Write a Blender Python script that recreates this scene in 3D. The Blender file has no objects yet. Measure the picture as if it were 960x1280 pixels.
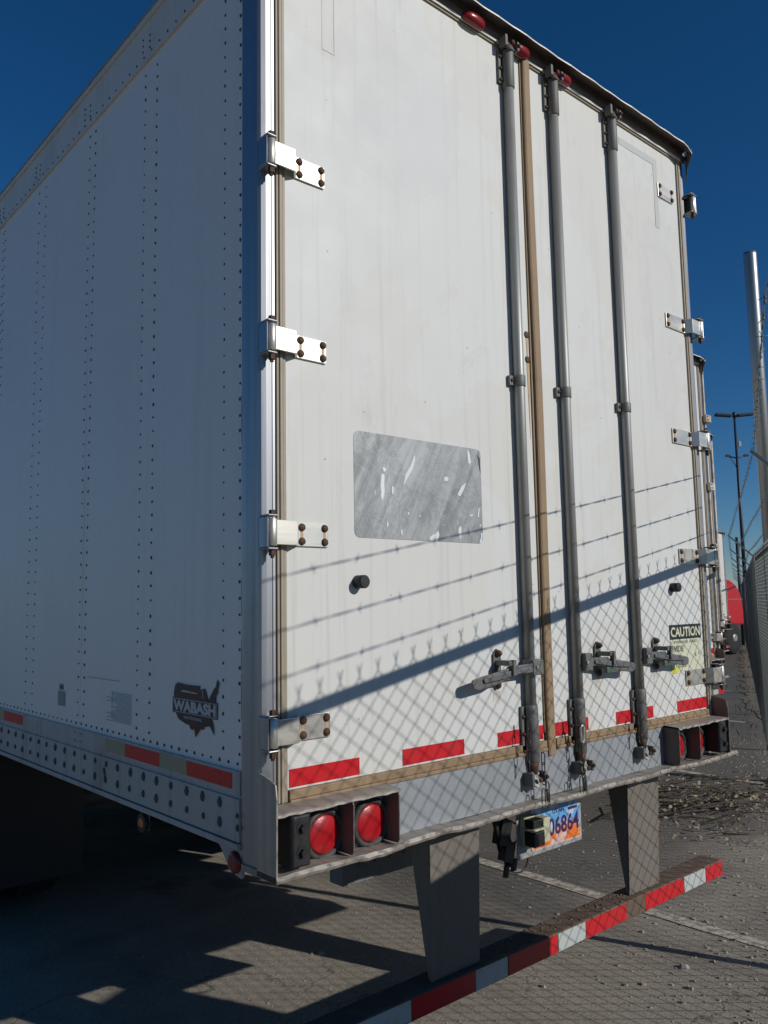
import bpy, bmesh, math, random
from mathutils import Vector, Matrix
R = math.radians
random.seed(7)
S = bpy.context.scene
COL = S.collection

# ------------------------------------------------------------------ camera
cam = bpy.data.objects.new('camera', bpy.data.cameras.new('camera'))
COL.objects.link(cam); S.camera = cam
cam.location = (-1.28947, -2.02038, 1.74979)
p_, r_, y_ = R(96.29385086), R(-1.03139074), R(-41.17524001)
cam.rotation_euler = (Matrix.Rotation(y_, 3, 'Z') @ Matrix.Rotation(p_, 3, 'X') @ Matrix.Rotation(r_, 3, 'Z')).to_euler()
cam.data.sensor_fit = 'VERTICAL'; cam.data.sensor_height = 36
cam.data.lens = 36*1030.2554/1280
cam.data.clip_start = .02; cam.data.clip_end = 3000
S.render.resolution_x, S.render.resolution_y = 768, 1024

# ------------------------------------------------------------------ light
ELEV, AZQ = 25.3, .40
az = math.atan(AZQ)
tosun = Vector((math.sin(az)*math.cos(R(ELEV)), -math.cos(az)*math.cos(R(ELEV)), math.sin(R(ELEV))))
w = bpy.data.worlds.new('World'); S.world = w; w.use_nodes = True
nt = w.node_tree; bg = nt.nodes['Background']
sky = nt.nodes.new('ShaderNodeTexSky'); sky.sky_type = 'NISHITA'; sky.sun_disc = False
sky.sun_elevation = R(ELEV); sky.sun_rotation = math.atan2(tosun.x, tosun.y)
sky.altitude = 1400; sky.air_density = 1.0; sky.dust_density = 0; sky.ozone_density = 6
hs = nt.nodes.new('ShaderNodeHueSaturation'); hs.inputs['Saturation'].default_value = 1.19; hs.inputs['Value'].default_value = 1.2
nt.links.new(sky.outputs[0], hs.inputs['Color']); nt.links.new(hs.outputs[0], bg.inputs[0]); bg.inputs[1].default_value = .051
sl = bpy.data.lights.new('sun', 'SUN'); sl.energy = 3.2; sl.angle = R(.5); sl.color = (1, .965, .91)
sun = bpy.data.objects.new('sun', sl); COL.objects.link(sun)
sun.rotation_euler = tosun.to_track_quat('Z', 'Y').to_euler()
S.view_settings.view_transform = 'Standard'; S.view_settings.look = 'None'
S.view_settings.exposure = 0; S.view_settings.gamma = 1; S.view_settings.use_curve_mapping = False

# ------------------------------------------------------------------ materials
class NT:
    def __init__(s, name):
        s.m = bpy.data.materials.new(name); s.m.use_nodes = True
        s.t = s.m.node_tree; s.b = s.t.nodes['Principled BSDF']
    def n(s, typ, **kw):
        nd = s.t.nodes.new(typ)
        for k, v in kw.items():
            if k in nd.inputs: nd.inputs[k].default_value = v
            else: setattr(nd, k, v)
        return nd
    def l(s, a, b): s.t.links.new(a, b)
    def coord(s, scale=(1, 1, 1)):
        if not hasattr(s, 'tc'): s.tc = s.n('ShaderNodeTexCoord')
        mp = s.n('ShaderNodeMapping'); mp.inputs['Scale'].default_value = scale
        s.l(s.tc.outputs['Object'], mp.inputs[0]); return mp.outputs[0]
    def noise(s, scale=5, det=6, rough=.6, vec=None, dist=0):
        n = s.n('ShaderNodeTexNoise'); n.inputs['Scale'].default_value = scale
        n.inputs['Detail'].default_value = det; n.inputs['Roughness'].default_value = rough
        n.inputs['Distortion'].default_value = dist
        s.l(vec if vec is not None else s.coord(), n.inputs['Vector']); return n.outputs['Fac']
    def ramp(s, fac, stops):
        r = s.n('ShaderNodeValToRGB'); e = r.color_ramp.elements
        while len(e) < len(stops): e.new(.5)
        for i, (p, c) in enumerate(stops):
            e[i].position = p; e[i].color = (c, c, c, 1) if not isinstance(c, (tuple, list)) else (*c, 1)
        s.l(fac, r.inputs[0]); return r.outputs[0]
    def mix(s, fac, a, b, mode='MIX'):
        m = s.n('ShaderNodeMix'); m.data_type = 'RGBA'; m.blend_type = mode
        for i, v in ((0, fac), (6, a), (7, b)):
            if isinstance(v, (int, float)): m.inputs[i].default_value = v
            elif isinstance(v, (tuple, list)): m.inputs[i].default_value = (*v, 1)
            else: s.l(v, m.inputs[i])
        return m.outputs[2]
    def math(s, op, a, b=0):
        m = s.n('ShaderNodeMath'); m.operation = op
        for i, v in enumerate((a, b)):
            if isinstance(v, (int, float)): m.inputs[i].default_value = v
            else: s.l(v, m.inputs[i])
        return m.outputs[0]
    def set(s, col=None, rough=None, metal=None, bump=None, bstr=.2, bdist=.01, spec=None):
        for k, v in (('Base Color', col), ('Roughness', rough), ('Metallic', metal), ('Specular IOR Level', spec)):
            if v is None: continue
            if isinstance(v, (int, float)): s.b.inputs[k].default_value = v
            elif isinstance(v, (tuple, list)): s.b.inputs[k].default_value = (*v, 1)
            else: s.l(v, s.b.inputs[k])
        if bump is not None:
            b = s.n('ShaderNodeBump'); b.inputs['Strength'].default_value = bstr; b.inputs['Distance'].default_value = bdist
            s.l(bump, b.inputs['Height']); s.l(b.outputs[0], s.b.inputs['Normal'])
        return s.m

def wornpaint(name, base, dirt=(.32, .25, .17), rough=.45, amt=.35, metal=0, streak=True, bump=.15, scale=3, lo=.5, hi=.8):
    t = NT(name)
    big = t.noise(scale, 6, .65)
    c = t.mix(t.ramp(big, [(lo, 0), (hi, amt)]), base, dirt)
    if streak:
        st = t.noise(1, 5, .6, t.coord((22, 22, .7)))
        c = t.mix(t.ramp(st, [(.52, 0), (.8, amt)]), c, dirt)
    fine = t.noise(60, 4, .6)
    c = t.mix(t.ramp(fine, [(.3, .12), (.6, 0)]), c, tuple(v*.6 for v in base))
    return t.set(c, rough, metal, bump=t.noise(9, 6, .6), bstr=bump, bdist=.01)
M = {}
# white fibreglass / painted door skin with stains and runs under fittings
t = NT('door_white')
n1 = t.noise(.9, 7, .62, dist=.6)
c = t.mix(t.ramp(n1, [(.50, 0), (.512, .5), (.7, .15)]), (.625, .625, .60), (.60, .575, .51))
c = t.mix(t.ramp(t.noise(.5, 3, .5, t.coord((1, 1, .6))), [(.4, 0), (.7, .35)]), c, (.56, .57, .55))
c = t.mix(t.ramp(t.noise(1, 5, .6, t.coord((30, 30, .8))), [(.54, 0), (.85, .5)]), c, (.36, .33, .27))
c = t.mix(t.ramp(t.noise(1.3, 8, .75, t.coord((1.6, 1, .55)), 1.5), [(.58, 0), (.64, .26), (.70, 0)]), c, (.42, .42, .40))
sd = t.n('ShaderNodeSeparateXYZ'); t.l(t.coord(), sd.inputs[0])
def blob(cx, cz, ax, bz, sc, amp):
    dx = t.math('MULTIPLY', t.math('SUBTRACT', sd.outputs[0], cx), 1/ax); dz = t.math('MULTIPLY', t.math('SUBTRACT', sd.outputs[2], cz), 1/bz)
    r2 = t.math('SQRT', t.math('ADD', t.math('MULTIPLY', dx, dx), t.math('MULTIPLY', dz, dz)))
    return t.math('MULTIPLY', t.math('ADD', r2, t.math('MULTIPLY', t.math('SUBTRACT', t.noise(sc, 6, .6), .5), amp)), .5)
bl = blob(-.70, 3.50, .30, .33, 4.5, 1.3)
c = t.mix(t.ramp(bl, [(.36, .5), (.47, .22), (.485, .75), (.50, .35), (.53, 0)]), c, (.565, .575, .56))
bl2 = blob(1.0, 3.05, .17, .6, 6, 2.4)
c = t.mix(t.ramp(bl2, [(.30, .1), (.44, .35), (.46, .0), (.50, .3), (.52, 0)]), c, (.50, .50, .48))
sp = t.n('ShaderNodeTexVoronoi', feature='F1'); sp.inputs['Scale'].default_value = 9; t.l(t.coord(), sp.inputs['Vector'])
c = t.mix(t.ramp(sp.outputs['Distance'], [(.025, .55), (.045, 0)]), c, (.2, .15, .1))
M['door'] = t.set(c, t.ramp(t.noise(6), [(.3, .50), (.7, .66)]), spec=.4, bump=t.noise(3, 3, .5), bstr=.12, bdist=.02)
M['side'] = wornpaint('side_white', (.84, .82, .77), (.64, .62, .56), .46, .3, bump=.12, scale=1.2)
M['rivet'] = NT('rivet_dark').set((.075, .08, .085), .4, .4)
M['rail'] = wornpaint('rail_aluminium', (.72, .68, .60), (.40, .33, .26), .5, .4, .1)
M['lower_rail'] = wornpaint('lower_rail_aluminium', (.44, .44, .43), (.14, .12, .1), .5, .6, .2)
def metal(name, base, rough, amt=.4, dirt=(.2, .16, .12), met=.9, vert=True, bump=.1):
    t = NT(name)
    v = t.coord((25, 25, .5)) if vert else t.coord((2, 25, 25))
    st = t.noise(1, 6, .65, v)
    big = t.noise(2.2, 6, .65)
    c = t.mix(t.ramp(st, [(.4, 0), (.75, amt*.7)]), base, dirt)
    c = t.mix(t.ramp(big, [(.52, 0), (.75, amt)]), c, dirt)
    return t.set(c, t.ramp(st, [(.3, rough), (.8, min(1, rough+.25))]), met, bump=st, bstr=bump, bdist=.004)
M['stainless'] = metal('stainless', (.38, .39, .41), .32, .4)
M['steel_dirty'] = metal('steel_dirty', (.45, .42, .37), .42, .6, (.17, .13, .09), .6)
M['sill'] = wornpaint('sill_galvanised', (.34, .36, .38), (.22, .20, .18), .5, .45, .35, bump=.25, scale=4)
M['lip'] = wornpaint('lip_worn_steel', (.31, .28, .24), (.17, .13, .10), .55, .6, .2, False, .4, 9)
M['plate_dark'] = wornpaint('hood_plate', (.17, .14, .125), (.09, .05, .035), .55, .6, .2)
M['galv'] = metal('galvanised_tube', (.33, .33, .31), .44, .55, (.17, .14, .11), .45)
M['galv_fence'] = NT('galvanised_fence').set((.33, .34, .34), .42, .8)
M['wire'] = NT('fence_wire').set((.19, .21, .21), .6, .3)
M['collar'] = metal('painted_collar', (.15, .155, .145), .5, .45, (.1, .07, .05), .25)
M['handle'] = metal('handle_steel', (.15, .155, .155), .45, .4, (.1, .07, .05), .35, False)
M['hinge'] = metal('hinge_zinc', (.62, .60, .54), .30, .35, (.40, .27, .15), .75, False)
M['rust'] = wornpaint('rusty_bolt', (.075, .040, .025), (.13, .06, .03), .75, .7, .1, False, .5, 60, .4, .7)
M['ruststain'] = wornpaint('rust_stain', (.50, .33, .16), (.30, .14, .05), .6, .6, 0, True, .1, 25)
M['chain'] = NT('chain_steel').set((.10, .09, .08), .45, .7)
M['seal'] = wornpaint('seal_brown', (.28, .19, .105), (.15, .11, .07), .65, .55, 0, True, .3, 6)
M['seal_side'] = wornpaint('seal_tan', (.33, .28, .21), (.19, .15, .10), .6, .5, .1, True, .3, 5)
M['red_tape'] = wornpaint('red_reflective_tape', (.56, .018, .025), (.30, .05, .04), .3, .6, 0, False, .1, 14)
M['red_side'] = wornpaint('red_aged_tape', (.62, .022, .018), (.40, .03, .02), .4, .4, 0, False, .08, 20)
M['white_tape'] = wornpaint('white_reflective_tape', (.48, .52, .50), (.26, .23, .19), .35, .7, 0, False, .08, 15)
M['cream_tape'] = wornpaint('aged_yellow_tape', (.34, .33, .20), (.28, .25, .16), .4, .4, 0, False, .08, 15)
t = NT('red_lens')
ln = t.n('ShaderNodeTexVoronoi', feature='F1'); ln.inputs['Scale'].default_value = 160; t.l(t.coord(), ln.inputs['Vector'])
M['red_lens'] = t.set(t.mix(t.ramp(t.noise(14), [(.4, 0), (.7, .6)]), (.44, .010, .017), (.27, .008, .013)), .32, bump=ln.outputs['Distance'], bstr=.08, bdist=.003)
M['marker_red'] = NT('marker_red').set((.24, .010, .018), .3)
M['dark_red_lens'] = NT('dark_red_lens').set((.16, .01, .012), .15)
M['amber'] = NT('amber_lens').set((.65, .20, .02), .2)
M['rubber'] = wornpaint('black_rubber', (.014, .014, .014), (.035, .032, .03), .62, .5, 0, False, .3, 20)
M['grommet'] = wornpaint('grommet_rubber', (.05, .05, .048), (.09, .08, .07), .6, .5, 0, False, .2, 20)
M['tyre'] = wornpaint('tyre_rubber', (.016, .016, .016), (.04, .037, .033), .8, .5, 0, False, .3, 8)
M['black'] = NT('black_plastic').set((.012, .012, .013), .5)
M['post'] = wornpaint('guard_post_paint', (.185, .162, .138), (.12, .085, .06), .55, .5, .1, True, .15, 4)
M['post_dark'] = wornpaint('guard_post_side', (.21, .185, .165), (.12, .085, .06), .6, .5, .1, True, .15, 4)
M['bar'] = wornpaint('guard_bar_rusty', (.13, .085, .06), (.22, .17, .12), .8, .7, 0, False, .5, 14)
t = NT('brushed_placard')
dm = t.coord((6, 1, 2.2)); 
m0 = t.n('ShaderNodeMapping'); m0.inputs['Rotation'].default_value = (0, R(-28), 0); t.l(t.tc.outputs['Object'], m0.inputs[0])
mp = t.n('ShaderNodeMapping'); mp.inputs['Scale'].default_value = (24, 1, 2.2); t.l(m0.outputs[0], mp.inputs[0])
st = t.noise(1, 6, .65, mp.outputs[0], .4)
c = t.mix(t.ramp(st, [(.38, 0), (.62, 1)]), (.22, .23, .225), (.40, .41, .405))
c = t.mix(t.ramp(t.noise(7, 8, .75, dist=1.2), [(.47, 0), (.52, .45), (.57, 0)]), c, (.17, .18, .18))
c = t.mix(t.ramp(t.noise(4, 9, .8, dist=2), [(.50, 0), (.515, .35), (.60, .1)]), c, (.46, .47, .47))
c = t.mix(t.ramp(t.noise(9, 4, .5, t.coord((1.6, 1, .8)), .3), [(.66, 0), (.67, .9)]), c, (.72, .74, .72))
M['placard'] = t.set(c, .42, .15, bump=st, bstr=.1, bdist=.002)
M['label_black'] = NT('label_black').set((.012, .022, .022), .5)
M['label_cream'] = wornpaint('label_cream', (.62, .62, .46), (.5, .5, .36), .5, .4, 0, False, .05, 20)
M['label_yellow'] = NT('label_yellow').set((.65, .60, .05), .5)
M['faded_print'] = NT('faded_print').set((.20, .20, .15), .6)
M['faded_side'] = NT('faded_side_print').set((.36, .39, .40), .5)
M['faded_side2'] = NT('faded_side_label').set((.25, .30, .31), .5)
M['flake'] = NT('paint_flake').set((.66, .68, .68), .4)
M['tape_clear'] = NT('old_tape_mark').set((.56, .56, .52), .3)
M['logo_dark'] = wornpaint('logo_dark', (.018, .014, .018), (.07, .012, .02), .4, .8, 0, False, .05, 7, .4, .6)
M['logo_white'] = NT('logo_white').set((.50, .52, .53), .4)
M['maroon'] = NT('logo_maroon').set((.07, .012, .02), .4)
t = NT('licence_plate_paint')
sx = t.n('ShaderNodeSeparateXYZ'); t.l(t.coord(), sx.inputs[0])
nz = t.noise(11, 4, .6, dist=.5)
z2 = t.math('ADD', sx.outputs[2], t.math('MULTIPLY', nz, -.16))
c = t.mix(t.ramp(z2, [(.765, 1), (.80, 0)]), (.12, .36, .70), (.78, .18, .03))
c = t.mix(t.ramp(t.noise(16, 3, .5), [(.55, 0), (.62, .7)]), c, (.62, .66, .70))
M['plate'] = t.set(c, .35)
M['plate_num'] = NT('plate_numerals').set((.05, .02, .09), .4)
M['cream'] = NT('lamp_housing_cream').set((.50, .48, .33), .45)
M['holder'] = wornpaint('plate_holder', (.34, .34, .32), (.2, .18, .15), .6, .5, .1, False, .2, 10)
M['cab_red'] = NT('cab_red').set((.50, .012, .02), .25)
M['chrome'] = NT('chrome').set((.6, .6, .6), .2, 1)
M['pole_dark'] = NT('pole_dark').set((.035, .04, .045), .5, .3)
M['rusty_white'] = wornpaint('rusty_white_steel', (.60, .57, .50), (.34, .2, .1), .5, .8, .1, True, .2, 5, .45, .65)
M['green_box'] = wornpaint('box_green', (.07, .12, .08), (.1, .09, .07), .5, .4)
M['twig'] = wornpaint('twig_bark', (.075, .058, .042), (.13, .105, .08), .85, .6, 0, False, .3, 30)
M['leaf'] = wornpaint('dead_leaf', (.30, .24, .16), (.14, .11, .07), .8, .6, 0, False, .2, 20)
M['weed'] = wornpaint('weed', (.10, .13, .04), (.22, .18, .08), .7, .6, 0, False, .1, 5)
M['stone'] = wornpaint('gravel_stone', (.34, .30, .25), (.12, .1, .08), .85, .6, 0, False, .3, 20)
M['grey_beam'] = wornpaint('grey_beam', (.20, .20, .195), (.1, .09, .08), .6, .5)

# ground: old sun-bleached asphalt, dusty, cracked
t = NT('old_asphalt')
co = t.coord()
big = t.noise(.45, 6, .6, co, .5)
c = t.mix(t.ramp(big, [(.35, 0), (.7, 1)]), (.35, .31, .25), (.22, .195, .16))
c = t.mix(t.ramp(t.noise(3.2, 8, .7, co, .8), [(.42, 0), (.68, .55)]), c, (.42, .37, .30))
c = t.mix(t.ramp(t.noise(2.1, 5, .6, t.coord((1, .18, 1)), .6), [(.55, 0), (.7, .5)]), c, (.16, .14, .12))
grit = t.noise(75, 5, .75, co)
c = t.mix(t.ramp(grit, [(.35, .65), (.5, 0)]), c, (.05, .045, .04))
c = t.mix(t.ramp(t.noise(115, 3, .6, co), [(.6, 0), (.7, .6)]), c, (.42, .38, .33))
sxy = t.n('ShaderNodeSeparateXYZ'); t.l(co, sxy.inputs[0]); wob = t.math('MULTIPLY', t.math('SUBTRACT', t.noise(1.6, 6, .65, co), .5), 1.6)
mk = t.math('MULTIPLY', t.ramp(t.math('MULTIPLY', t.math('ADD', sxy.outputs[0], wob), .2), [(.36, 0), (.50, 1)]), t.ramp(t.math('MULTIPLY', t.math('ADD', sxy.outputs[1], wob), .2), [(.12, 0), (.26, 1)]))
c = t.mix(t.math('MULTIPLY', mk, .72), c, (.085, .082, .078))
c = t.mix(t.ramp(t.noise(1.1, 5, .6, co, .4), [(.60, 0), (.66, .55), (.8, .7)]), c, (.075, .068, .062))
c = t.mix(t.ramp(t.noise(1, 4, .6, t.coord((.35, 3.2, 1)), .3), [(.56, 0), (.70, .35)]), c, (.10, .092, .085))
cv = t.n('ShaderNodeTexVoronoi', feature='DISTANCE_TO_EDGE'); cv.inputs['Scale'].default_value = .85
wn = t.n('ShaderNodeTexNoise'); wn.inputs['Scale'].default_value = 3.5; wn.inputs['Detail'].default_value = 7
t.l(co, wn.inputs['Vector'])
va = t.n('ShaderNodeVectorMath', operation='MULTIPLY_ADD'); t.l(wn.outputs['Color'], va.inputs[0]); va.inputs[1].default_value = (.5, .5, .5); t.l(co, va.inputs[2])
t.l(va.outputs[0], cv.inputs['Vector'])
crack = t.math('MULTIPLY', t.ramp(cv.outputs['Distance'], [(.001, .55), (.007, 0)]), t.ramp(t.noise(.7, 2, .5, co), [(.45, 0), (.55, 1)]))
c = t.mix(crack, c, (.03, .026, .022))
h = t.mix(crack, t.mix(.5, grit, t.noise(28, 5, .6, co)), (0, 0, 0))
M['asphalt'] = t.set(c, .9, bump=h, bstr=.45, bdist=.010, spec=.25)
t = NT('road_paint')
wear = t.ramp(t.noise(22, 6, .7), [(.42, 0), (.62, .9)])
M['road_paint'] = t.set(t.mix(wear, (.56, .50, .41), (.20, .17, .14)), .8, bump=t.noise(60), bstr=.3)
t = NT('dirt')
c = t.mix(t.ramp(t.noise(3, 8, .7), [(.35, 0), (.7, 1)]), (.17, .145, .115), (.27, .23, .18))
M['dirt'] = t.set(t.mix(t.ramp(t.noise(60, 4, .7), [(.35, .6), (.5, 0)]), c, (.06, .05, .04)), .95, bump=t.noise(35, 6, .7), bstr=.9, bdist=.02, spec=.2)

# ------------------------------------------------------------------ mesh builder
class MB:
    def __init__(s, off=(0, 0, 0)):
        s.v = []; s.f = []; s.mi = []; s.mats = []; s.cur = 0; s.off = Vector(off); s.smooth = []
    def mat(s, name):
        m = M[name]
        if m not in s.mats: s.mats.append(m)
        s.cur = s.mats.index(m); return s
    def add(s, vs, fs, smooth=False):
        b = len(s.v); s.v += [Vector(q) for q in vs]
        for f in fs: s.f.append([b+i for i in f]); s.mi.append(s.cur); s.smooth.append(smooth)
        return s
    def box(s, x0, x1, y0, y1, z0, z1):
        v = [(x, y, z) for z in (z0, z1) for y in (y0, y1) for x in (x0, x1)]
        return s.add(v, [(0, 2, 3, 1), (4, 5, 7, 6), (0, 1, 5, 4), (2, 6, 7, 3), (0, 4, 6, 2), (1, 3, 7, 5)])
    def obox(s, c, ax, ay, az_):
        c = Vector(c); ax = Vector(ax); ay = Vector(ay); az_ = Vector(az_)
        v = [c+ax*i+ay*j+az_*k for k in (-1, 1) for j in (-1, 1) for i in (-1, 1)]
        return s.add(v, [(0, 2, 3, 1), (4, 5, 7, 6), (0, 1, 5, 4), (2, 6, 7, 3), (0, 4, 6, 2), (1, 3, 7, 5)])
    def prism(s, pts, d):
        """pts: 3d polygon, extruded by vector d"""
        n = len(pts); d = Vector(d)
        v = [Vector(p) for p in pts]+[Vector(p)+d for p in pts]
        return s.add(v, [list(range(n))[::-1], list(range(n, 2*n))]+[(i, (i+1) % n, n+(i+1) % n, n+i) for i in range(n)])
    def lathe(s, p0, p1, prof, n=20, smooth=True):
        """profile of (t, r) along p0->p1 with flat-ended caps"""
        p0 = Vector(p0); p1 = Vector(p1); a = (p1-p0); L = a.length; a.normalize()
        u = a.orthogonal().normalized(); w_ = a.cross(u)
        v = []; f = []
        for t_, r in prof:
            for k in range(n):
                an = 2*math.pi*k/n
                v.append(p0+a*(t_*L)+(u*math.cos(an)+w_*math.sin(an))*r)
        for i in range(len(prof)-1):
            for k in range(n): f.append((i*n+k, i*n+(k+1) % n, (i+1)*n+(k+1) % n, (i+1)*n+k))
        s.add(v, f, smooth)
        b = len(s.v)-len(v)
        s.f.append([b+k for k in range(n)][::-1]); s.mi.append(s.cur); s.smooth.append(False)
        b2 = b+(len(prof)-1)*n
        s.f.append([b2+k for k in range(n)]); s.mi.append(s.cur); s.smooth.append(False)
        return s
    def cyl(s, p0, p1, r, n=16, r2=None): return s.lathe(p0, p1, [(0, r), (1, r if r2 is None else r2)], n)
    def tube(s, pts, r, n=6, closed=False):
        pts = [Vector(p) for p in pts]; m = len(pts); v = []; f = []
        ref = Vector((.31, .17, .93)).normalized()
        for i, p in enumerate(pts):
            if closed: d = pts[(i+1) % m]-pts[i-1]
            else: d = pts[min(i+1, m-1)]-pts[max(i-1, 0)]
            d.normalize(); u = d.cross(ref)
            if u.length < .05: u = d.cross(Vector((1, 0, 0)))
            u.normalize(); w_ = d.cross(u)
            for k in range(n):
                an = 2*math.pi*k/n; v.append(p+(u*math.cos(an)+w_*math.sin(an))*r)
        rng = m if closed else m-1
        for i in range(rng):
            j = (i+1) % m
            for k in range(n): f.append((i*n+k, i*n+(k+1) % n, j*n+(k+1) % n, j*n+k))
        if not closed: f.append(list(range(n))[::-1]); f.append([(m-1)*n+k for k in range(n)])
        return s.add(v, f, True)
    def dome(s, c, axis, r, h, n=10, rings=3):
        c = Vector(c); axis = Vector(axis).normalized()
        prof = [(math.sin(i/rings*math.pi/2), r*math.cos(i/rings*math.pi/2)) for i in range(rings)]+[(1, r*.05)]
        return s.lathe(c, c+axis*h, prof, n)
    def text(s, body, o, u, vv, size, width=None, depth=.0008, bold=0, shear=0, font_y=None):
        """flat lettering: origin o (left/baseline), u = writing direction, vv = up"""
        cu = bpy.data.curves.new('t', 'FONT'); cu.body = body; cu.size = 1; cu.extrude = 0; cu.offset = bold; cu.shear = shear
        cu.resolution_u = 3
        ob = bpy.data.objects.new('t', cu); COL.objects.link(ob)
        me = bpy.data.meshes.new_from_object(ob.evaluated_get(bpy.context.evaluated_depsgraph_get()))
        xs = [q.co.x for q in me.vertices]; ys = [q.co.y for q in me.vertices]
        x0, x1, y0, y1 = min(xs), max(xs), min(ys), max(ys)
        u = Vector(u).normalized(); vv = Vector(vv).normalized(); nrm = u.cross(vv)
        ky = size/(y1-y0); kx = (width/(x1-x0)) if width else ky
        vs = [Vector(o)+u*((q.co.x-x0)*kx)+vv*((q.co.y-y0)*ky)+nrm*depth for q in me.vertices]
        s.add(vs, [tuple(p.vertices) for p in me.polygons])
        bpy.data.objects.remove(ob); bpy.data.curves.remove(cu); bpy.data.meshes.remove(me)
        return s
    def build(s, name, parent=None, bevel=0, seg=2, label=None):
        me = bpy.data.meshes.new(name)
        me.from_pydata([tuple(q-s.off) for q in s.v], [], s.f)
        me.polygons.foreach_set('material_index', s.mi)
        me.polygons.foreach_set('use_smooth', s.smooth)
        for m in s.mats: me.materials.append(m)
        me.update()
        o = bpy.data.objects.new(name, me); COL.objects.link(o)
        if parent: o.parent = parent
        if bevel:
            b = o.modifiers.new('bevel', 'BEVEL'); b.width = bevel; b.segments = seg; b.limit_method = 'ANGLE'; b.angle_limit = R(35)
        if label: o['label'] = label
        return o
def mb(mat, off=(0, 0, 0)): return MB(off).mat(mat)
def empty(name, loc, label, cat, group=None):
    o = bpy.data.objects.new(name, None); COL.objects.link(o); o.location = loc; o.empty_display_size = .2
    o['label'] = label; o['category'] = cat
    if group: o['group'] = group
    return o
def tag(o, label, cat, group=None):
    o['label'] = label; o['category'] = cat
    if group: o['group'] = group
    return o

# ------------------------------------------------------------------ ground
g = MB().mat('asphalt'); n = 24
xs = [-1500, -300, -60]+[-20+i*2.5 for i in range(33)]+[120, 400, 1500]
g.add([(x, y, 0) for y in xs for x in xs], [(j*len(xs)+i, j*len(xs)+i+1, (j+1)*len(xs)+i+1, (j+1)*len(xs)+i) for j in range(len(xs)-1) for i in range(len(xs)-1)])
o = g.build('ground'); o['kind'] = 'structure'
STALL = 3.6; STEP = 1.95
d = MB().mat('road_paint')
for k in range(-1, 9):
    x = 3.0+STALL*k; y0 = STEP*k-.35
    pts_l = []; nn = 40
    for i in range(nn+1):
        yy = y0+i*(14/nn)
        pts_l.append((x-.05+random.uniform(-.006, .006), yy)); 
    vs = [(a, b, .004) for a, b in pts_l]+[(a+.1+random.uniform(-.006, .006), b, .004) for a, b in pts_l]
    d.add(vs, [(i, i+1+nn, i+2+nn, i+1)[::-1] if False else (i, nn+1+i, nn+2+i, i+1) for i in range(nn)])
o = d.build('parking_lines'); o['kind'] = 'structure'

# ------------------------------------------------------------------ fence frame
PHI = R(25.5); XF = 3.82
fA = Vector((math.cos(PHI), math.sin(PHI), 0)); nA = Vector((-math.sin(PHI), math.cos(PHI), 0))
oA = Vector((XF, 0, 0))
SEG = [(-3.5, 1e9, 0)]
mBend = -1.005; mC = mBend+6.1; mK = -3.5
PHB, PHC, PHK = R(27.4), R(25.9), R(40)
def fdir(a): return Vector((math.cos(a), math.sin(a), 0))
def fn(a): return Vector((-math.sin(a), math.cos(a), 0))
fB, nB, fC, nC, fK, nK = fdir(PHB), fn(PHB), fdir(PHC), fn(PHC), fdir(PHK), fn(PHK)
pB = oA+fA*mBend; pC = pB+fB*(mC-mBend); pK = oA+fA*mK
HR = 2.185      # rail height
LB = 34.0; A0 = -7.2
def fpos(m):
    if m < mK: return pK+fK*(m-mK)
    if m <= mBend: return oA+fA*m
    if m <= mC: return pB+fB*(m-mBend)
    return pC+fC*(m-mC)
def fnrm(m): return nK if m < mK else nA if m <= mBend else nB if m <= mC else nC
# dirt strip along the fence
dm_ = MB().mat('dirt'); vs = []; N = 150
for i in range(N+1):
    m = 7.5+(mBend-7.5+LB)*i/N; p = fpos(m); q = fnrm(m)
    a = .18+.12*math.sin(i*.9)*random.random()+.10*random.random(); a *= min(1, i/12); b = 1.5+random.random()*.5
    vs += [p+q*a+Vector((0, 0, .008)), p-q*b+Vector((0, 0, .008))]
dm_.add(vs, [(2*i, 2*i+1, 2*i+3, 2*i+2) for i in range(N)])
o = dm_.build('dirt_verge'); o['kind'] = 'structure'
#@@TRAILER
# ================================================================== the trailer
W = 2.59; LEN = 15.9
OFF = (W/2, 0, 0)
TR = empty('semi_trailer', OFF, 'large white box trailer in front, rear doors closed, licence plate hanging below its sill', 'trailer')
TR['group'] = 'box trailers parked side by side'
def T(mat): return MB(OFF).mat(mat)
def rivets(b, pts, ax, r=.0075, h=.004):
    """small domes; ax=-x side"""
    b.mat('rivet')
    for x, y, z in pts:
        rr = r*random.uniform(.6, .98)
        vs = [(x-.0005, y+rr*math.cos(a*math.pi/3), z+rr*1.25*math.sin(a*math.pi/3)) for a in range(6)]+[(x-h, y+rr*.5*math.cos(a*math.pi/3), z+rr*.6*math.sin(a*math.pi/3)) for a in range(6)]
        b.add(vs, [(a, (a+1) % 6, 6+(a+1) % 6, 6+a) for a in range(6)]+[(6, 7, 8, 9, 10, 11)])
    return b
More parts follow.
